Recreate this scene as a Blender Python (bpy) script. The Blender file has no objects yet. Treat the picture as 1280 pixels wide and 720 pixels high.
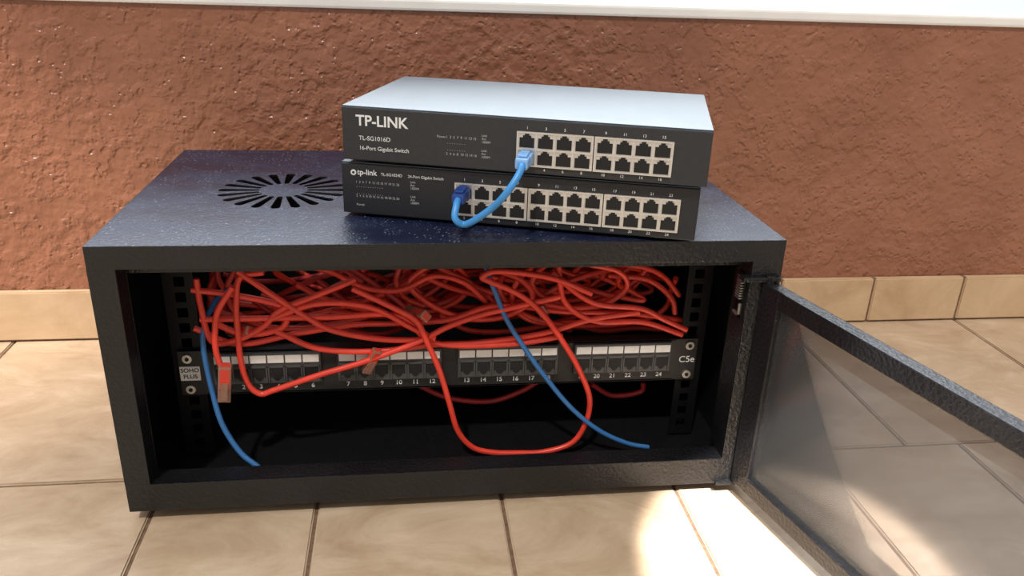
import bpy, bmesh, math, random
from mathutils import Vector, Matrix
random.seed(7)
S=bpy.context.scene
S.view_settings.view_transform='Standard'
S.view_settings.look='None'
COL=bpy.context.collection

# ---------------------------------------------------------------- materials
def newmat(name):
    m=bpy.data.materials.new(name); m.use_nodes=True
    nt=m.node_tree; b=nt.nodes['Principled BSDF']
    return m,nt,b
def N(nt,t,**k):
    n=nt.nodes.new(t)
    for a,v in k.items():
        if a in n.inputs: n.inputs[a].default_value=v
        else: setattr(n,a,v)
    return n
def simple(name,col,rough=.5,metal=0,noise=0,nscale=200,bump=0,bscale=900,spec=.5,coat=0):
    m,nt,b=newmat(name)
    b.inputs['Base Color'].default_value=(*col,1)
    b.inputs['Roughness'].default_value=rough
    b.inputs['Metallic'].default_value=metal
    b.inputs['Specular IOR Level'].default_value=spec
    b.inputs['Coat Weight'].default_value=coat
    tc=N(nt,'ShaderNodeTexCoord')
    if noise>=0:
        nz=N(nt,'ShaderNodeTexNoise',Scale=nscale,Detail=4.0)
        nt.links.new(tc.outputs['Object'],nz.inputs['Vector'])
        r=N(nt,'ShaderNodeValToRGB')
        k=noise
        r.color_ramp.elements[0].position=.3;r.color_ramp.elements[1].position=.7
        r.color_ramp.elements[0].color=(*[c*(1-k) for c in col],1)
        r.color_ramp.elements[1].color=(*[min(1,c*(1+k)) for c in col],1)
        nt.links.new(nz.outputs['Fac'],r.inputs[0]); nt.links.new(r.outputs[0],b.inputs['Base Color'])
    if bump:
        n2=N(nt,'ShaderNodeTexNoise',Scale=bscale,Detail=2.0)
        nt.links.new(tc.outputs['Object'],n2.inputs['Vector'])
        bp=N(nt,'ShaderNodeBump',Strength=bump,Distance=.001)
        nt.links.new(n2.outputs['Fac'],bp.inputs['Height']); nt.links.new(bp.outputs[0],b.inputs['Normal'])
    return m

def mat_cabinet(name='black_powder_coat',lo=(.006,.006,.009),hi=(.013,.014,.022),dust=0.0,rlo=.28,rhi=.5,bump=.6,bs=420.0):
    m,nt,b=newmat(name)
    tc=N(nt,'ShaderNodeTexCoord')
    mp=N(nt,'ShaderNodeMapping'); mp.inputs['Rotation'].default_value=(0,0,.6); mp.inputs['Scale'].default_value=(1,2.6 if dust else 1,1)
    nt.links.new(tc.outputs['Object'],mp.inputs[0])
    big=N(nt,'ShaderNodeTexNoise',Scale=9.0,Detail=7.0,Roughness=.68)
    nt.links.new(mp.outputs[0],big.inputs['Vector'])
    r=N(nt,'ShaderNodeValToRGB')
    r.color_ramp.elements[0].position=.35;r.color_ramp.elements[0].color=(*lo,1)
    r.color_ramp.elements[1].position=.75;r.color_ramp.elements[1].color=(*hi,1)
    nt.links.new(big.outputs['Fac'],r.inputs[0])
    last=r.outputs[0]
    if dust:
        for sc,th,nsc,ng,cc in((230.0,.18,60.0,.50,(.17,.19,.26,1)),(480.0,.24,35.0,.48,(.09,.11,.18,1))):
            sp=N(nt,'ShaderNodeTexVoronoi',Scale=sc); nt.links.new(tc.outputs['Object'],sp.inputs['Vector'])
            lt=N(nt,'ShaderNodeMath',operation='LESS_THAN'); lt.inputs[1].default_value=th
            nt.links.new(sp.outputs['Distance'],lt.inputs[0])
            n3=N(nt,'ShaderNodeTexNoise',Scale=nsc,Detail=2.0); nt.links.new(tc.outputs['Object'],n3.inputs['Vector'])
            gt=N(nt,'ShaderNodeMath',operation='GREATER_THAN'); gt.inputs[1].default_value=ng
            nt.links.new(n3.outputs['Fac'],gt.inputs[0])
            mu=N(nt,'ShaderNodeMath',operation='MULTIPLY'); nt.links.new(lt.outputs[0],mu.inputs[0]); nt.links.new(gt.outputs[0],mu.inputs[1])
            mx=N(nt,'ShaderNodeMix',data_type='RGBA'); mx.inputs['B'].default_value=cc
            nt.links.new(mu.outputs[0],mx.inputs['Factor']); nt.links.new(last,mx.inputs['A']); last=mx.outputs['Result']
    nt.links.new(last,b.inputs['Base Color'])
    rr=N(nt,'ShaderNodeMapRange'); rr.inputs['From Min'].default_value=.35; rr.inputs['From Max'].default_value=.7; rr.inputs['To Min'].default_value=rlo; rr.inputs['To Max'].default_value=rhi
    nt.links.new(big.outputs['Fac'],rr.inputs['Value']); nt.links.new(rr.outputs[0],b.inputs['Roughness'])
    fn=N(nt,'ShaderNodeTexNoise',Scale=bs,Detail=3.0); nt.links.new(tc.outputs['Object'],fn.inputs['Vector'])
    bp=N(nt,'ShaderNodeBump',Strength=bump,Distance=.0012)
    nt.links.new(fn.outputs['Fac'],bp.inputs['Height']); nt.links.new(bp.outputs[0],b.inputs['Normal'])
    return m

def mat_wall():
    m,nt,b=newmat('painted_rough_plaster')
    tc=N(nt,'ShaderNodeTexCoord')
    big=N(nt,'ShaderNodeTexNoise',Scale=2.6,Detail=7.0,Roughness=.68); nt.links.new(tc.outputs['Object'],big.inputs['Vector'])
    r=N(nt,'ShaderNodeValToRGB')
    r.color_ramp.elements[0].position=.32;r.color_ramp.elements[0].color=(.215,.084,.047,1)
    r.color_ramp.elements[1].position=.7;r.color_ramp.elements[1].color=(.385,.160,.092,1)
    nt.links.new(big.outputs['Fac'],r.inputs[0]); nt.links.new(r.outputs[0],b.inputs['Base Color'])
    b.inputs['Roughness'].default_value=.25
    dn=N(nt,'ShaderNodeTexNoise',Scale=60.0,Detail=3.0); nt.links.new(tc.outputs['Object'],dn.inputs['Vector'])
    mixv=N(nt,'ShaderNodeMix',data_type='RGBA',blend_type='LINEAR_LIGHT'); mixv.inputs['Factor'].default_value=.006
    nt.links.new(tc.outputs['Object'],mixv.inputs['A']); nt.links.new(dn.outputs['Color'],mixv.inputs['B'])
    v=N(nt,'ShaderNodeTexVoronoi',Scale=135.0,feature='SMOOTH_F1'); nt.links.new(mixv.outputs['Result'],v.inputs['Vector'])
    pit=N(nt,'ShaderNodeMapRange',interpolation_type='SMOOTHSTEP'); pit.inputs['From Min'].default_value=.08; pit.inputs['From Max'].default_value=.38
    nt.links.new(v.outputs['Distance'],pit.inputs['Value'])
    msk=N(nt,'ShaderNodeTexNoise',Scale=45.0,Detail=3.0); nt.links.new(tc.outputs['Object'],msk.inputs['Vector'])
    mk=N(nt,'ShaderNodeMapRange'); mk.inputs['From Min'].default_value=.44; mk.inputs['From Max'].default_value=.58
    nt.links.new(msk.outputs['Fac'],mk.inputs['Value'])
    n2=N(nt,'ShaderNodeTexNoise',Scale=95.0,Detail=2.0,Roughness=.4); nt.links.new(tc.outputs['Object'],n2.inputs['Vector'])
    mu=N(nt,'ShaderNodeMath',operation='MULTIPLY'); nt.links.new(pit.outputs[0],mu.inputs[0]); nt.links.new(mk.outputs[0],mu.inputs[1])
    ad=N(nt,'ShaderNodeMath',operation='MULTIPLY_ADD'); ad.inputs[1].default_value=.6
    nt.links.new(mu.outputs[0],ad.inputs[0]); nt.links.new(n2.outputs['Fac'],ad.inputs[2])
    bp=N(nt,'ShaderNodeBump',Strength=.65,Distance=.0034)
    nt.links.new(ad.outputs[0],bp.inputs['Height']); nt.links.new(bp.outputs[0],b.inputs['Normal'])
    return m

def mat_tile(name,c0,c1,c2,rough=.30):
    m,nt,b=newmat(name)
    tc=N(nt,'ShaderNodeTexCoord')
    at=N(nt,'ShaderNodeAttribute',attribute_name='tile_rand')
    off=N(nt,'ShaderNodeVectorMath',operation='MULTIPLY_ADD'); off.inputs[1].default_value=(7,7,7)
    nt.links.new(at.outputs['Color'],off.inputs[0]); nt.links.new(tc.outputs['Object'],off.inputs[2])
    mp=N(nt,'ShaderNodeMapping'); mp.inputs['Scale'].default_value=(1,1.8,1); mp.inputs['Rotation'].default_value=(0,0,.5)
    nt.links.new(off.outputs[0],mp.inputs[0])
    nz=N(nt,'ShaderNodeTexNoise',Scale=9.0,Detail=8.0,Roughness=.68,Distortion=.6); nt.links.new(mp.outputs[0],nz.inputs['Vector'])
    r=N(nt,'ShaderNodeValToRGB')
    r.color_ramp.elements[0].position=.3;r.color_ramp.elements[0].color=(*c0,1)
    r.color_ramp.elements[1].position=.72;r.color_ramp.elements[1].color=(*c2,1)
    e=r.color_ramp.elements.new(.5); e.color=(*c1,1)
    nt.links.new(nz.outputs['Fac'],r.inputs[0]); nt.links.new(r.outputs[0],b.inputs['Base Color'])
    b.inputs['Roughness'].default_value=rough
    n2=N(nt,'ShaderNodeTexNoise',Scale=70.0,Detail=3.0); nt.links.new(tc.outputs['Object'],n2.inputs['Vector'])
    bp=N(nt,'ShaderNodeBump',Strength=.2,Distance=.002)
    nt.links.new(n2.outputs['Fac'],bp.inputs['Height']); nt.links.new(bp.outputs[0],b.inputs['Normal'])
    return m

M_cab=mat_cabinet(lo=(.005,.005,.006),hi=(.011,.011,.013),rlo=.32,rhi=.42,bump=.85,bs=330.0)
M_top=mat_cabinet('dusty_sky_tinted_powder_coat',lo=(.004,.007,.026),hi=(.012,.019,.052),dust=1,rlo=.30,rhi=.46,bump=.4,bs=420.0)  # black coat with the blue sky reflection put into its colour; specks are dust
M_in=simple('black_inner_steel',(.005,.005,.006),.42,noise=.3,bump=.2)
M_rail=simple('black_rail_steel',(.005,.005,.006),.4,noise=.2,spec=.2)
M_wall=mat_wall()
M_floor=mat_tile('ceramic_floor_tile',(.36,.240,.150),(.475,.345,.230),(.62,.48,.345),rough=.36)
M_base=mat_tile('ceramic_baseboard_tile',(.46,.295,.17),(.56,.385,.235),(.66,.48,.31))
M_grout=simple('brown_grout',(.17,.10,.06),.9,noise=.3)
M_white=simple('white_paint',(.85,.83,.80),.6,noise=.04,nscale=20)
M_ground=simple('pale_outside_paving',(.52,.38,.36),.8,noise=.1,nscale=5)
M_sw=simple('slate_steel_shell',(.050,.068,.090),.31,noise=.12,nscale=30,bump=.12,bscale=1500)
M_face=simple('graphite_face',(.024,.025,.028),.5,noise=.1,bump=.15)
M_face2=simple('dark_face',(.013,.014,.018),.45,noise=.1,bump=.15)
M_silver=simple('nickel_shield',(.70,.68,.65),.38,metal=.65,noise=.06)
M_port=simple('black_port_plastic',(.004,.004,.005),.6,noise=.1)
M_red=simple('red_cable_jacket',(.72,.050,.028),.34,noise=.12,nscale=60)
M_red2=simple('shaded_red_cable_jacket',(.42,.022,.018),.4,noise=.12,nscale=60)  # shade put into the red, mostly for cables deep in the tangle
M_blue=simple('blue_cable_jacket',(.035,.15,.38),.38,noise=.08,nscale=60)
M_lblue=simple('light_blue_cable_jacket',(.045,.25,.60),.38,noise=.08,nscale=60)
M_pblue=simple('pale_blue_boot',(.24,.46,.80),.35,noise=.08,nscale=60)
M_dblue=simple('dark_blue_boot',(.015,.05,.22),.4,noise=.1)
M_ink=simple('white_ink',(.75,.75,.75),.6,noise=.0)
M_inkg=simple('grey_ink',(.42,.42,.42),.6,noise=.0)
M_label=simple('white_label_strip',(.80,.78,.74),.5,noise=.05)
M_panel=simple('patch_panel_black',(.010,.010,.011),.45,noise=.15)
M_mod=simple('patch_port_grey',(.060,.060,.062),.45,noise=.15)
M_screw=simple('zinc_screw',(.6,.6,.58),.3,metal=.9,noise=.05)
M_clear=simple('clear_plug_plastic',(.28,.14,.10),.2,noise=.1)
M_rub=simple('black_rubber',(.008,.008,.008),.8,noise=.1)

M_glass=bpy.data.materials.new('smoked_glass'); M_glass.use_nodes=True
nt=M_glass.node_tree; nt.nodes.remove(nt.nodes['Principled BSDF'])
tr=N(nt,'ShaderNodeBsdfTransparent'); tr.inputs[0].default_value=(.69,.69,.71,1)
df=N(nt,'ShaderNodeBsdfDiffuse'); df.inputs[0].default_value=(.25,.25,.25,1)
m0=N(nt,'ShaderNodeMixShader'); m0.inputs[0].default_value=.13
gl=N(nt,'ShaderNodeBsdfGlossy'); gl.inputs['Roughness'].default_value=.12; gl.inputs[0].default_value=(.8,.82,.85,1)
fr=N(nt,'ShaderNodeFresnel'); fr.inputs[0].default_value=1.3
ms=N(nt,'ShaderNodeMixShader')
nt.links.new(tr.outputs[0],m0.inputs[1]);nt.links.new(df.outputs[0],m0.inputs[2])
nt.links.new(fr.outputs[0],ms.inputs[0]);nt.links.new(m0.outputs[0],ms.inputs[1]);nt.links.new(gl.outputs[0],ms.inputs[2])
nt.links.new(ms.outputs[0],nt.nodes['Material Output'].inputs[0])

# ---------------------------------------------------------------- helpers
def link(o,parent=None):
    COL.objects.link(o)
    if parent: o.parent=parent
    return o
def empty(name,loc=(0,0,0),rz=0):
    o=bpy.data.objects.new(name,None); o.location=loc; o.rotation_euler=(0,0,rz); o.empty_display_size=.02
    return link(o)
class MB:
    """mesh builder: many boxes / prisms in one mesh"""
    def __init__(s): s.bm=bmesh.new()
    def box(s,x0,x1,y0,y1,z0,z1,mat=0,bev=0):
        vs=[s.bm.verts.new((x,y,z)) for x in(x0,x1) for y in(y0,y1) for z in(z0,z1)]
        idx=[(0,1,3,2),(4,6,7,5),(0,4,5,1),(2,3,7,6),(0,2,6,4),(1,5,7,3)]
        fs=[]
        for f in idx:
            fc=s.bm.faces.new([vs[i] for i in f]); fc.material_index=mat; fs.append(fc)
        if bev:
            es=list({e for f in fs for e in f.edges})
            bmesh.ops.bevel(s.bm,geom=es,offset=bev,segments=2,affect='EDGES',profile=.6)
        return s
    def prism(s,pts,y0,y1,mat=0):
        """polygon in x,z extruded on y"""
        a=[s.bm.verts.new((x,y0,z)) for x,z in pts]; b=[s.bm.verts.new((x,y1,z)) for x,z in pts]
        n=len(pts)
        fs=[s.bm.faces.new(a),s.bm.faces.new(b[::-1])]
        for i in range(n): fs.append(s.bm.faces.new((a[i],b[i],b[(i+1)%n],a[(i+1)%n])))
        for f in fs:f.material_index=mat
        return s
    def cyl(s,c,r,h,axis='y',mat=0,seg=20):
        rot={'y':Matrix.Rotation(math.pi/2,4,'X'),'x':Matrix.Rotation(math.pi/2,4,'Y'),'z':Matrix.Identity(4)}[axis]
        r_=bmesh.ops.create_cone(s.bm,cap_ends=True,segments=seg,radius1=r,radius2=r,depth=h,matrix=Matrix.Translation(c)@rot)
        for v in r_['verts']:
            for f in v.link_faces:f.material_index=mat
        return s
    def obj(s,name,mats,parent=None,smooth=False):
        bmesh.ops.recalc_face_normals(s.bm,faces=s.bm.faces)
        me=bpy.data.meshes.new(name); s.bm.to_mesh(me); s.bm.free()
        for m in (mats if isinstance(mats,(list,tuple)) else [mats]): me.materials.append(m)
        if smooth:
            for p in me.polygons:p.use_smooth=True
        return link(bpy.data.objects.new(name,me),parent)
def text(name,body,size,loc,mat,parent,align='LEFT',rot=(math.pi/2,0,0),bold=0,sx=1):
    cu=bpy.data.curves.new(name,'FONT'); cu.body=body; cu.size=size; cu.align_x=align; cu.align_y='CENTER'
    cu.extrude=.00005; cu.offset=bold
    cu.materials.append(mat)
    o=bpy.data.objects.new(name,cu); o.location=loc; o.rotation_euler=rot; o.scale=(sx,1,1)
    return link(o,parent)
def catmull(pts,n=8):
    P=[Vector(p) for p in pts]; P=[P[0]*2-P[1]]+P+[P[-1]*2-P[-2]]; out=[]
    for i in range(1,len(P)-2):
        a,b,c,d=P[i-1:i+3]
        for k in range(n):
            t=k/n
            out.append(.5*((2*b)+(c-a)*t+(2*a-5*b+4*c-d)*t*t+(3*b-a-3*c+d)*t**3))
    out.append(P[-2]); return out
def cable(name,paths,r,mats,parent=None):
    cu=bpy.data.curves.new(name,'CURVE'); cu.dimensions='3D'; cu.bevel_depth=r; cu.bevel_resolution=4; cu.use_fill_caps=True
    for m in mats: cu.materials.append(m)
    for path,mi in paths:
        pp=catmull(path)
        sp=cu.splines.new('POLY'); sp.points.add(len(pp)-1)
        for i,p in enumerate(pp): sp.points[i].co=(*p,1)
        sp.material_index=mi; sp.use_smooth=True
    return link(bpy.data.objects.new(name,cu),parent)

# ---------------------------------------------------------------- room shell
ZF=-.012; YW=.3692
def tiles(name,rows,mat,axis='floor',gap=.0032):
    bm=bmesh.new(); lay=bm.loops.layers.color.new('tile_rand')
    for (a0,a1,cols) in rows:
        for i in range(len(cols)-1):
            x0,x1=cols[i]+gap/2,cols[i+1]-gap/2
            y0,y1=a0+gap/2,a1-gap/2
            if axis=='floor': co=(x0,x1,y0,y1,ZF-.010,ZF)
            else: co=(x0,x1,YW-.010,YW-.0005,y0,y1)
            X0,X1,Y0,Y1,Z0,Z1=co
            vs=[bm.verts.new((x,y,z)) for x in(X0,X1) for y in(Y0,Y1) for z in(Z0,Z1)]
            fs=[bm.faces.new([vs[k] for k in f]) for f in [(0,1,3,2),(4,6,7,5),(0,4,5,1),(2,3,7,6),(0,2,6,4),(1,5,7,3)]]
            es=list({e for f in fs for e in f.edges})
            r=bmesh.ops.bevel(bm,geom=es,offset=.0014,segments=2,affect='EDGES')
            c=(random.random(),random.random(),random.random(),1)
            fset=set(r['faces'])|{f for f in fs if f.is_valid}
            for f in fset:
                for l in f.loops:l[lay]=c
    bmesh.ops.recalc_face_normals(bm,faces=bm.faces)
    me=bpy.data.meshes.new(name); bm.to_mesh(me); bm.free(); me.materials.append(mat)
    return link(bpy.data.objects.new(name,me))
front=[-1.74+.16*i for i in range(11)]+[.0127-.155,.0127,.1545,.321,.487,.652,.815]+[.815+.163*i for i in range(1,12)]
front=sorted(set([x for x in front if x<-.15 or x>=.0127-.156]))
front=[x for x in front if not(-.16<x<0)]   # one long tile at the left of the cabinet
back=[-.242-.25*i for i in range(6,0,-1)]+[-.242,.01,.26,.51,.756,1.015]+[1.015+.255*i for i in range(1,7)]
rows=[(.062,YW-.001,back)]
y=.062;k=0
while y>-2.4:
    rows.append((y-.307,y,front if k%2==0 else back)); y-=.307;k+=1
fl=tiles('floor',rows,M_floor)
b=MB().box(-1.9,2.7,-2.5,YW,ZF-.06,ZF-.0022); g=b.obj('floor_grout',M_grout); g.parent=fl
bb=tiles('baseboard_back',[(ZF+.001,ZF+.0677,[-1.7,-1.45,-1.2,-.95,-.72,-.50,-.28,-.07,.065,.2,.335,.47,.605,.743,.878,1.013,1.148,1.283,1.42,1.55,1.7,1.9,2.1,2.3,2.5])],M_base,'wall')
b=MB().box(-1.7,2.5,YW-.007,YW-.0002,ZF,ZF+.066); b.obj('baseboard_grout',M_grout,bb)
wb=MB(); wb.box(-1.8,2.6,YW,YW+.085,ZF,.387); wb.obj('wall_back',M_wall)
wb=MB(); wb.box(-1.8,2.6,YW-.004,YW+.09,.3872,.400,bev=.003); wb.obj('trim_ledge',M_white)
gb=MB(); gb.box(-14,18,YW+.1,26,-1.0,-.9); gb.obj('ground_outside',M_ground)

# ---------------------------------------------------------------- cabinet
W,D,H=.55,.312,.24
cab=empty('network_rack_cabinet')
t=.0016
bt=MB(); bt.box(0,W,0,D,H-t,H); top=bt.obj('top_plate',[M_top,M_in],cab)
cb=MB(); vc=(.125,.152); n=20
for i in range(n):
    a=2*math.pi*i/n; ca,sa=math.cos(a),math.sin(a)
    r0,r1,w=.024,.0545,.0034
    pts=[]
    for k in range(7):
        th=-math.pi/2+math.pi*k/6; pts.append((r1+w*1.25*math.cos(th),w*1.25*math.sin(th)))
    for k in range(7):
        th=math.pi/2+math.pi*k/6; pts.append((r0+w*.7*math.cos(th),w*.7*math.sin(th)))
    lo=[cb.bm.verts.new((vc[0]+x*ca-y*sa,vc[1]+x*sa+y*ca,H-.006)) for x,y in pts]
    hi=[cb.bm.verts.new((vc[0]+x*ca-y*sa,vc[1]+x*sa+y*ca,H+.004)) for x,y in pts]
    m_=len(pts); cb.bm.faces.new(lo[::-1]); cb.bm.faces.new(hi)
    for k in range(m_): cb.bm.faces.new((lo[k],lo[(k+1)%m_],hi[(k+1)%m_],hi[k]))
cut=cb.obj('cut',M_in)
md=top.modifiers.new('vent','BOOLEAN'); md.object=cut; md.operation='DIFFERENCE'; md.solver='EXACT'
dg=bpy.context.evaluated_depsgraph_get(); dg.update()
me=bpy.data.meshes.new_from_object(top.evaluated_get(dg)); top.modifiers.clear(); top.data=me
bpy.data.objects.remove(cut)
sh=MB()
sh.box(0,t,0,D,0,H-t); sh.box(W-t,W,0,D,0,H-t); sh.box(t,W-t,0,D,0,t); sh.box(t,W-t,D-t,D,t,H-t)
sh.obj('shell',M_in,cab)
oL,oR,oB,oT=.020,.524,.027,.2215
bars=MB()
bars.box(-.0004,W+.0004,-.0015,.0004,oT,H+.0003,bev=.0007)
bars.box(-.0004,W+.0004,-.0015,.0004,-.0003,oB,bev=.0007)
bars.box(-.0004,oL,-.0015,.0004,oB-.0008,oT+.0008,bev=.0003)
bars.box(oR,W+.0004,-.0015,.0004,oB-.0008,oT+.0008,bev=.0003)
bars.obj('front_bezel',M_cab,cab)
ou=MB()
ou.box(-.0006,-.0001,.0005,D,-.0002,H,bev=0); ou.box(W+.0001,W+.0006,.0005,D,-.0002,H); ou.obj('side_skins',M_cab,cab)
rt=MB()
rt.box(oL-.0012,oL,.0004,.020,oB,oT); rt.box(oR,oR+.0012,.0004,.030,oB,oT)
rt.box(oL,oR,.0004,.020,oT,oT+.0012); rt.box(oL,oR,.0004,.018,oB-.0012,oB)
rt.box(.006,.0205,.020,.0212,.012,H-.004); rt.box(oL-.003,oR+.003,.018,.0192,.019,oB)
rt.box(oL,oR,.018,.030,.0178,.019)
rt.box(oL,oR,.020,.0212,.2105,oT)
rt.obj('bezel_return',M_cab,cab)
ba=MB(); ba.box(.045,.505,.018,D-.02,-.009,-.0003,bev=.002)
for x in(.07,.48):
    for yy in(.045,.27): ba.cyl((x,yy,-.0075),.014,.009,'z')
ba.obj('base_feet',M_rub,cab)
def rail(name,x0,x1,yr):
    rb=MB(); hx0=(x0+x1)/2-.0045; hx1=hx0+.009
    z=.012; zs=[]
    while z<.225:
        zs.append(z); z+=.0148
    rb.box(x0,hx0,yr,yr+.002,.004,H-.004); rb.box(hx1,x1,yr,yr+.002,.004,H-.004)
    prev=.004
    for z in zs:
        rb.box(hx0,hx1,yr,yr+.002,prev,z); prev=z+.0092
    rb.box(hx0,hx1,yr,yr+.002,prev,H-.004)
    return rb.obj(name,M_rail,cab)
rail('mounting_rail_a',.030,.054,.0775); rail('mounting_rail_b',.500,.522,.0775)
rr=MB(); rr.box(.028,.030,.0775,.11,.004,H-.004); rr.box(.522,.524,.0775,.11,.004,H-.004); rr.obj('rail_flanges',M_rail,cab)

# ---------------------------------------------------------------- door
door=empty('glass_door',(.540,-.002,0),-1.318); door.parent=cab
zb,zt=.004,.2035; L=.497; fw=.0225; th=.012
db=MB()
db.box(0,fw,-th/2,th/2,zb,zt,bev=.0012)
db.box(L-fw,L,-th/2,th/2,zb,zt,bev=.0012)
db.box(fw-.001,L-fw+.001,-th/2,th/2,zt-.016,zt,bev=.0012)
db.box(fw-.001,L-fw+.001,-th/2,th/2,zb,zb+.016,bev=.0012)
db.obj('door_frame',M_cab,door)
gm=MB(); gm.box(fw-.003,L-fw+.003,-.0015,.0015,zb+.014,zt-.014); gm.obj('door_glass',M_glass,door)
lk=MB(); lk.cyl((L-.011,-.006,.10),.008,.006,'y'); lk.obj('door_lock',M_screw,door)
hg=MB()
hg.box(.516,.549,-.006,.004,.2045,.2085,bev=.0008); hg.cyl((.5405,-.002,.2065),.0045,.007,'z')
hg.box(.520,.549,-.006,.003,.000,.0035,bev=.0008)
hg.obj('door_hinges',M_cab,cab)
br=MB()
br.box(.5225,.5240,.004,.018,.166,.207)
for i in range(9): br.box(.5195,.5225,.0065,.0155,.184+i*.0024,.1850+i*.0024,mat=1)
br.box(.5205,.5225,.006,.0175,.168,.170,mat=1); br.box(.5205,.5225,.006,.0075,.168,.180,mat=1)
br.obj('jamb_bracket',[M_rail,M_screw],cab)

# ---------------------------------------------------------------- patch panel
pp=empty('patch_panel')
px0,px1,pz0,pz1,py=.0337,.5163,.0698,.1142,.0725
pb=MB(); pb.box(px0,px1,py,py+.0016,pz0,pz1,bev=.0004)
pb.box(px0+.022,px1-.022,py,py+.012,pz1-.0016,pz1); pb.box(px0+.022,px1-.022,py,py+.012,pz0,pz0+.0016)
pb.obj('panel_plate',M_panel,pp)
cen=[.1115,.221,.331,.4415]
def portshape(mb,cx,cz,w,h,y0,y1,up=True,mat=0):
    s=1 if up else -1
    pts=[(-w/2,-h/2),(w/2,-h/2),(w/2,h*.22),(w*.28,h*.22),(w*.28,h*.38),(w*.15,h*.38),(w*.15,h/2),(-w*.15,h/2),(-w*.15,h*.38),(-w*.28,h*.38),(-w*.28,h*.22),(-w/2,h*.22)]
    p=[(cx+x,cz+s*z) for x,z in pts]
    if not up:p=p[::-1]
    mb.prism(p,y0,y1,mat)
num=1
mod=MB(); lab=MB(); prt=MB()
for gi,c in enumerate(cen):
    hw=.0475
    mod.box(c-hw,c+hw,py-.004,py,.0815,.1125,bev=.0008)
    for k in range(6):
        cx=c+(k-2.5)*.0155
        lab.box(cx-.0071,cx+.0071,py-.0052,py-.0039,.1030,.1105,bev=.0003)
        mod.box(cx-.0072,cx+.0072,py-.0056,py-.0039,.0985,.1005); mod.box(cx-.0074,cx-.0062,py-.0056,py-.0039,.083,.0995)
        mod.box(cx+.0062,cx+.0074,py-.0056,py-.0039,.083,.0995)
        portshape(prt,cx,.0908,.0116,.0120,py-.0045,py-.0035,up=False)
        text('port_number_%d'%num,str(num),.0062,(cx,py-.0003,.0765),M_ink,pp,'CENTER',bold=.0001); num+=1
mod.obj('port_modules',M_mod,pp); lab.obj('label_strips',M_label,pp); prt.obj('port_openings',M_port,pp)
sc=MB()
for x,z in((px0+.0085,.1075),(px0+.0085,.0765),(px1-.0085,.1075),(px1-.0085,.0765)):
    sc.cyl((x,py-.0012,z),.0042,.0024,'y'); sc.cyl((x,py-.0028,z),.0018,.0006,'y',mat=1)
sc.obj('rack_screws',[M_screw,M_port],pp)
lb=MB(); lb.box(px0+.0006,px0+.0180,py-.0004,py+.0002,.0850,.0990); lb.obj('maker_label',M_label,pp)
text('label_text_a','SOHO',.0057,(px0+.0093,py-.0006,.0952),M_port,pp,'CENTER',bold=.0001)
text('label_text_b','PLUS',.0057,(px0+.0093,py-.0006,.0890),M_port,pp,'CENTER',bold=.0001)
text('category_text','C5e',.0095,(px1-.0095,py-.0003,.092),M_ink,pp,'CENTER')

# ---------------------------------------------------------------- switches
def switch(loc,rz,groups,ports_x0,face,labels,depth=.178):
    sw=empty('network_switch',loc,rz)
    w,h=.294,.044
    b=MB(); b.box(.001,w-.001,.0025,depth,.0,h-.0003,bev=.0008); b.box(0,w,.0015,depth+.001,h-.0012,h,bev=.0004); b.obj('steel_shell',M_sw,sw)
    f=MB(); f.box(0,w,0,.003,0,h-.001,bev=.001); f.obj('front_face',face,sw)
    ft=MB()
    for x in(.02,w-.02):
        for y in(.02,depth-.02): ft.cyl((x,y,-.0015),.007,.003,'z')
    ft.obj('rubber_feet',M_rub,sw)
    sv=MB(); pt=MB(); n=1
    for gi in range(groups):
        gx=ports_x0+gi*.0612; gw=.0590; z0,z1=.0060,.0335; zm=(z0+z1)/2
        sv.box(gx,gx+gw,-.0006,0,z0,z1)
        sv.box(gx,gx+gw,-.0016,-.0005,z1-.0012,z1); sv.box(gx,gx+gw,-.0016,-.0005,z0,z0+.0012); sv.box(gx,gx+gw,-.0016,-.0005,zm-.0008,zm+.0008)
        for k in range(5): sv.box(gx+k*gw/4-.0007,gx+k*gw/4+.0007,-.0015,-.0005,z0,z1)
        for k in range(4):
            cx=gx+(k+.5)*gw/4
            portshape(pt,cx,zm+.0066,.0117,.0108,-.0011,-.0005,up=True)
            portshape(pt,cx,zm-.0066,.0117,.0108,-.0011,-.0005,up=True)
            text('num',str(n),.0032,(cx,-.0003,z1+.0028),M_ink,sw,'CENTER').name='port_label_%d_%d'%(groups,n); n+=1
            text('num',str(n),.0032,(cx,-.0003,z0-.0025),M_ink,sw,'CENTER').name='port_label_%d_%d'%(groups,n); n+=1
    sv.obj('port_shields',M_silver,sw); pt.obj('port_openings',M_port,sw)
    for i,(s,sz,x,z,m,bd) in enumerate(labels): text('face_text_%d'%i,s,sz,(x,-.0003,z),m,sw,'LEFT',bold=bd)
    return sw
led16=[('Power',.0028,.0795,.0245,M_inkg,0),('1  3  5  7  9  11 13 15',.0028,.0870,.0245,M_inkg,0),('. . . . . . . .',.004,.0880,.0205,M_inkg,0),
 ('2  4  6  8  10 12 14 16',.0028,.0870,.0110,M_inkg,0),('. . . . . . . .',.004,.0880,.0150,M_inkg,0),('Link\nAct\n1000M',.0026,.1160,.0250,M_inkg,0),('Link\nAct\n1000M',.0026,.1160,.0130,M_inkg,0)]
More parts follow.
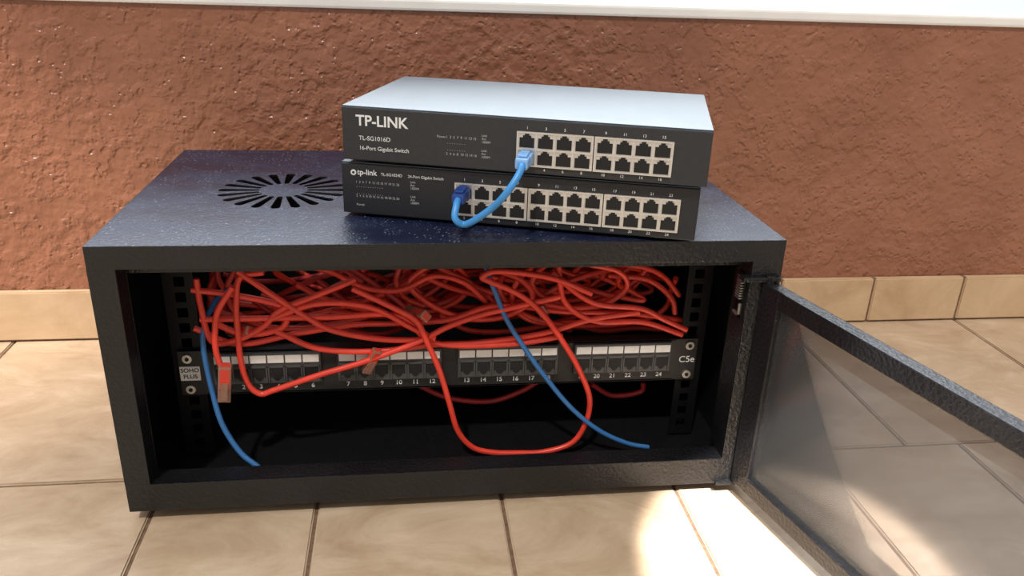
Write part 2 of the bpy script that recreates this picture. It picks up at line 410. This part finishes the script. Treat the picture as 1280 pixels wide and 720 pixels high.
led24=[('1  3  5  7  9  11 13 15 17 19 21 23',.0027,.0120,.0275,M_inkg,0),('. . . . . . . . . . . .',.004,.0125,.0245,M_inkg,0),('2  4  6  8 10 12 14 16 18 20 22 24',.0027,.0120,.0155,M_inkg,0),
 ('. . . . . . . . . . . .',.004,.0125,.0185,M_inkg,0),('Link\nAct\n1000M',.0027,.0590,.0280,M_inkg,0),('Link\nAct\n1000M',.0027,.0590,.0155,M_inkg,0),('Power',.0028,.0120,.0080,M_inkg,0)]
swA=switch((.1851,.0730,H+.003),-.284,3,.0975,M_face2,[('tp-link',.0066,.0135,.0360,M_ink,.00008),('TL-SG1024D',.0034,.0340,.0354,M_ink,0),('24-Port Gigabit Switch',.0033,.0570,.0354,M_ink,0)]+led24)
swB=switch((.1874,.0689,H+.050),-.3016,2,.1450,M_face,[('TP-LINK',.0120,.0120,.0325,M_ink,.00025),('TL-SG1016D',.0050,.0140,.0185,M_ink,0),('16-Port Gigabit Switch',.0046,.0140,.0105,M_ink,0)]+led16,depth=.173)
lg=MB(); lg.cyl((.0103,-.0002,.0355),.0024,.0004,'y'); lg.cyl((.0103,-.0004,.0355),.0011,.0004,'y',mat=1); lg.obj('logo_mark',[M_ink,M_face2],swA)

# ---------------------------------------------------------------- patch cable between the switches
def wpt(o,rz,u,v,z):
    return Vector((o[0]+u*math.cos(rz)+v*math.sin(rz),o[1]+u*math.sin(rz)-v*math.cos(rz),o[2]+z))
oA=(.1851,.0730,H+.003); oB_=(.1874,.0689,H+.050)
pc=empty('blue_patch_cable')
pA=wpt(oA,-.284,.1048,.0015,.0263); pB=wpt(oB_,-.3016,.1525,.0015,.0132)
def plug(name,p,rz,parent,body=M_dblue):
    b=MB(); b.box(-.0058,.0058,-.011,0,-.0045,.0045,bev=.0008); b.box(-.0052,.0052,-.024,-.010,-.0042,.0042,bev=.0018)
    b.box(-.0035,.0035,-.020,-.002,.0045,.0062,bev=.0006)
    o=b.obj(name,body,parent); o.location=p; o.rotation_euler=(0,0,rz); return o
plug('plug_upper',pB,-.3016,pc,M_pblue); plug('plug_lower',pA,-.284,pc)
a0=pB+(wpt(oB_,-.3016,0,1,0)-wpt(oB_,-.3016,0,0,0))*.022
b0=pA+(wpt(oA,-.284,0,1,0)-wpt(oA,-.284,0,0,0))*.022
path=[tuple(a0),tuple(a0+Vector((-.002,-.008,-.004))),tuple(a0+Vector((-.012,-.014,-.018))),tuple(a0*.5+b0*.5+Vector((.000,-.016,-.017))),tuple(b0+Vector((.006,-.014,-.016))),tuple(b0+Vector((-.003,-.014,-.012))),tuple(b0+Vector((-.002,-.008,-.003))),tuple(b0)]
cable('cord',[(path,0)],.0028,[M_lblue],pc)

# ---------------------------------------------------------------- cables in the cabinet
red=[]
def xz(pts,y0,y1=None):
    y1=y0 if y1 is None else y1; n=len(pts)
    return [(x/1000,y0+(y1-y0)*i/(n-1),z/1000) for i,(x,z) in enumerate(pts)]
loop=[(191,181),(224,163),(245,149),(255,127),(266,98),(275,64),(283,34),(297,15),(316,8),(340,6),(367,6),(394,15),(406,37),(408,63),(398,90),(382,119),(359,152),(337,172),(311,185),(303,190),(318,195),(364,188),(402,172)]
red.append((xz(loop,.052,.052),0))
red.append((xz([(117,194),(97,189),(92,165),(91,143),(91,112),(95,88),(105,77),(119,81),(159,95),(195,106),(245,125),(273,140),(302,151),(331,158),(374,168)],.060,.056),0))
red.append((xz([(93,186),(79,164),(75,146),(74,127),(77,111)],.048,.046),0))
red.append((xz([(61,188),(62,162),(68,129),(92,131),(113,143),(128,158),(156,170),(194,186)],.062,.060),0))
red.append((xz([(54,142),(89,124),(138,131),(188,137),(231,136),(275,137),(320,149),(382,140),(447,135),(511,124)],.062,.092),0))
red.append((xz([(306,172),(353,160),(403,157),(464,157),(505,144)],.10,.15),0))
red.append((xz([(366,190),(405,160),(451,153),(475,141),(498,130)],.06),0))
red.append((xz([(426,174),(465,169),(490,150),(496,133)],.09),0))
red.append((xz([(123,137),(159,119),(209,115),(259,120),(303,121),(362,129),(406,142),(451,148)],.062),0))
red.append((xz([(245,53),(277,36),(318,30),(350,40),(370,53)],.11),1))
red.append((xz([(424,46),(447,32),(476,35),(479,46)],.11),1))
red.append((xz([(60,150),(110,150),(170,150),(230,150),(262,122),(330,119),(380,126)],.062,.061),0))
red.append((xz([(120,150),(160,164),(205,160),(240,140),(262,128)],.060,.058),0))
red.append((xz([(372,196),(380,160),(410,140),(455,138),(495,124)],.062,.062),0))
red.append((xz([(96,196),(120,176),(150,152),(172,138),(215,128),(262,126)],.058,.060),0))
red.append((xz([(56,178),(92,172),(130,160),(128,140),(96,134),(70,146)],.062,.064),0))
red.append((xz([(300,196),(340,178),(352,158),(330,140),(296,136),(262,148),(240,170),(262,190)],.070,.090),0))
red.append((xz([(396,196),(430,186),(440,168),(420,150),(386,146),(350,152)],.066,.085),0))
red.append((xz([(300,192),(360,194),(410,190),(455,184),(480,172),(500,150)],.075,.095),0))
red.append((xz([(130,196),(168,188),(200,170),(232,166),(262,178),(290,170),(310,150)],.075,.090),0))
rnd=random.Random(11)
def zcap(z,y): return max(z,.102)
for i in range(24):
    x=rnd.uniform(.06,.40); n=rnd.randint(5,8); z=rnd.uniform(.11,.18); y=rnd.uniform(.11,.22)
    d=1; pts=[]; step=rnd.uniform(.030,.060); zv=rnd.uniform(-.02,.02)
    for k in range(n):
        pts.append((min(max(x,.058),.494),min(max(y,.096),.25),min(max(z,.104),.205)))
        x+=d*step; zv+=rnd.uniform(-.03,.03); zv*=.8
        z+=zv; z+=( .146-.04*abs((x-.26)/.24)**2 - z)*.2; y+=rnd.uniform(-.025,.025)
        if x>.485 or x<.065 or (rnd.random()<.14): d=-d; zv=rnd.choice([-1,1])*.03
    red.append((pts,rnd.choice([0,1,1])))
for i in range(28):   # slack coils
    cx=rnd.uniform(.09,.45); cz=rnd.uniform(.140,.170); cyy=rnd.uniform(.096,.17)
    rx=rnd.uniform(.03,.075); rz=rnd.uniform(.018,.038); tl=rnd.uniform(-.8,.8); a0_=rnd.uniform(0,6.28); sp=rnd.uniform(3.2,6.5)
    m_=9; pts=[]; dy=rnd.uniform(-.03,.03)
    for k in range(m_):
        a=a0_+sp*k/(m_-1); ex,ez=rx*math.cos(a)*(1+.04*k),rz*math.sin(a)
        x=cx+ex*math.cos(tl)-ez*math.sin(tl)+.012*k-.05; z=cz+ex*math.sin(tl)*.6+ez*math.cos(tl)
        y=max(.092,cyy+dy*k/m_+.012*math.sin(a*1.3))
        pts.append((min(max(x,.058),.494),y,min(zcap(z,y),.208)))
    red.append((pts,rnd.choice([0,0,0,1])))
rc=cable('red_ethernet_cables',red,.0027,[M_red,M_red2])
def rj45(name,loc,rot,parent,sc=.88):
    b=MB(); b.box(-.0055,.0055,-.004,.004,-.015,0,mat=0,bev=.0006); b.box(-.0056,.0056,-.0048,.0048,-.002,.022,mat=1,bev=.0018)
    b.box(-.003,.003,-.0062,-.0045,-.012,.006,mat=0)
    o=b.obj(name,[M_clear,M_red],parent); o.location=loc; o.rotation_euler=rot; o.scale=(sc,)*3; return o
rj45('plug_1',(.0785,.044,.094),(.1,.12,.1),rc,1.0)
rj45('plug_2',(.204,.060,.104),(.3,.35,.3),rc,.75)
rj45('plug_3',(.245,.066,.150),(1.2,.9,.2),rc)
rj45('plug_4',(.36,.075,.150),(1.3,.9,-.3),rc)
rj45('plug_5',(.088,.075,.132),(1.2,.6,.6),rc)
cable('blue_ethernet_cable',[(xz([(304,205),(310,187),(316,171),(326,147),(343,119),(366,86),(391,55),(419,31),(447,17),(468,13)],.062,.042),0)],.0023,[M_blue])
cable('blue_ethernet_cable',[([(.085,.105,.165),(.070,.090,.158),(.062,.064,.142),(.061,.058,.120),(.066,.050,.086),(.073,.042,.057),(.087,.036,.031),(.103,.030,.018)],0)],.0025,[M_blue])

# ---------------------------------------------------------------- camera
q=dict(yaw=0.1415,pitch=0.3946,roll=0.0381,f=1010.87)
cy,sy=math.cos(q['yaw']),math.sin(q['yaw'])
F=Vector((sy*math.cos(q['pitch']),cy*math.cos(q['pitch']),-math.sin(q['pitch']))); R=Vector((cy,-sy,0)); U=R.cross(F)
c,s=math.cos(q['roll']),math.sin(q['roll'])
X=c*R+s*U; Y=c*U-s*R; Z=-F
cd=bpy.data.cameras.new('camera'); cd.sensor_width=36; cd.lens=q['f']/1280*36; cd.clip_start=.01
co=bpy.data.objects.new('camera',cd)
mw=Matrix((X,Y,Z)).transposed().to_4x4(); mw.translation=(.2366,-.5999,.4532); co.matrix_world=mw
COL.objects.link(co); S.camera=co

# ---------------------------------------------------------------- light
w=bpy.data.worlds.new('sky'); S.world=w; w.use_nodes=True; nt=w.node_tree
bg=nt.nodes['Background']
tc=N(nt,'ShaderNodeTexCoord')
def lobe(d,f0,f1):
    dt=N(nt,'ShaderNodeVectorMath',operation='DOT_PRODUCT'); dt.inputs[1].default_value=Vector(d).normalized()
    nt.links.new(tc.outputs['Generated'],dt.inputs[0])
    mr=N(nt,'ShaderNodeMapRange',interpolation_type='SMOOTHSTEP'); mr.inputs['From Min'].default_value=f0;mr.inputs['From Max'].default_value=f1
    nt.links.new(dt.outputs['Value'],mr.inputs['Value']); return mr
a=lobe((0,.75,.65),-.4,1.0); a.inputs['To Min'].default_value=.5; a.inputs['To Max'].default_value=1.3
b_=lobe((.05,.88,.48),.72,1.0); b_.inputs['To Min'].default_value=0; b_.inputs['To Max'].default_value=5.0
ad=N(nt,'ShaderNodeMath',operation='ADD'); nt.links.new(a.outputs[0],ad.inputs[0]); nt.links.new(b_.outputs[0],ad.inputs[1])
nt.links.new(ad.outputs[0],bg.inputs[1])
cf=lobe((0,.8,.6),-.3,.8); mx=N(nt,'ShaderNodeMix',data_type='RGBA'); mx.inputs['A'].default_value=(1,.96,.92,1); mx.inputs['B'].default_value=(.84,.93,1.0,1)
nt.links.new(cf.outputs[0],mx.inputs['Factor']); nt.links.new(mx.outputs['Result'],bg.inputs[0])
def sun(name,d,e,ang,col):
    l=bpy.data.lights.new(name,'SUN'); l.energy=e; l.angle=math.radians(ang); l.color=col
    o=bpy.data.objects.new(name,l); o.rotation_euler=Vector(d).to_track_quat('-Z','Y').to_euler(); COL.objects.link(o)
sun('sun',(.30,.60,-1.0),2.0,3,(1,.95,.87))
def spot(name,loc,tgt,e,deg,blend,size,col):
    l=bpy.data.lights.new(name,'SPOT'); l.energy=e; l.spot_size=math.radians(deg); l.spot_blend=blend; l.shadow_soft_size=size; l.color=col
    o=bpy.data.objects.new(name,l); o.location=loc; o.rotation_euler=(Vector(tgt)-Vector(loc)).to_track_quat('-Z','Y').to_euler(); COL.objects.link(o)
spot('added_floor_spot',(.45,-.95,1.4),(.555,-.115,-.012),620,9.5,.25,.01,(1,.99,.97))  # added spot, separate from the sun, that makes the bright floor patch
spot('added_wall_spot',(-.95,-.15,1.3),(-.42,.33,.22),120,32,1.0,.02,(1,.95,.89))  # added spot that brightens the left part of the wall
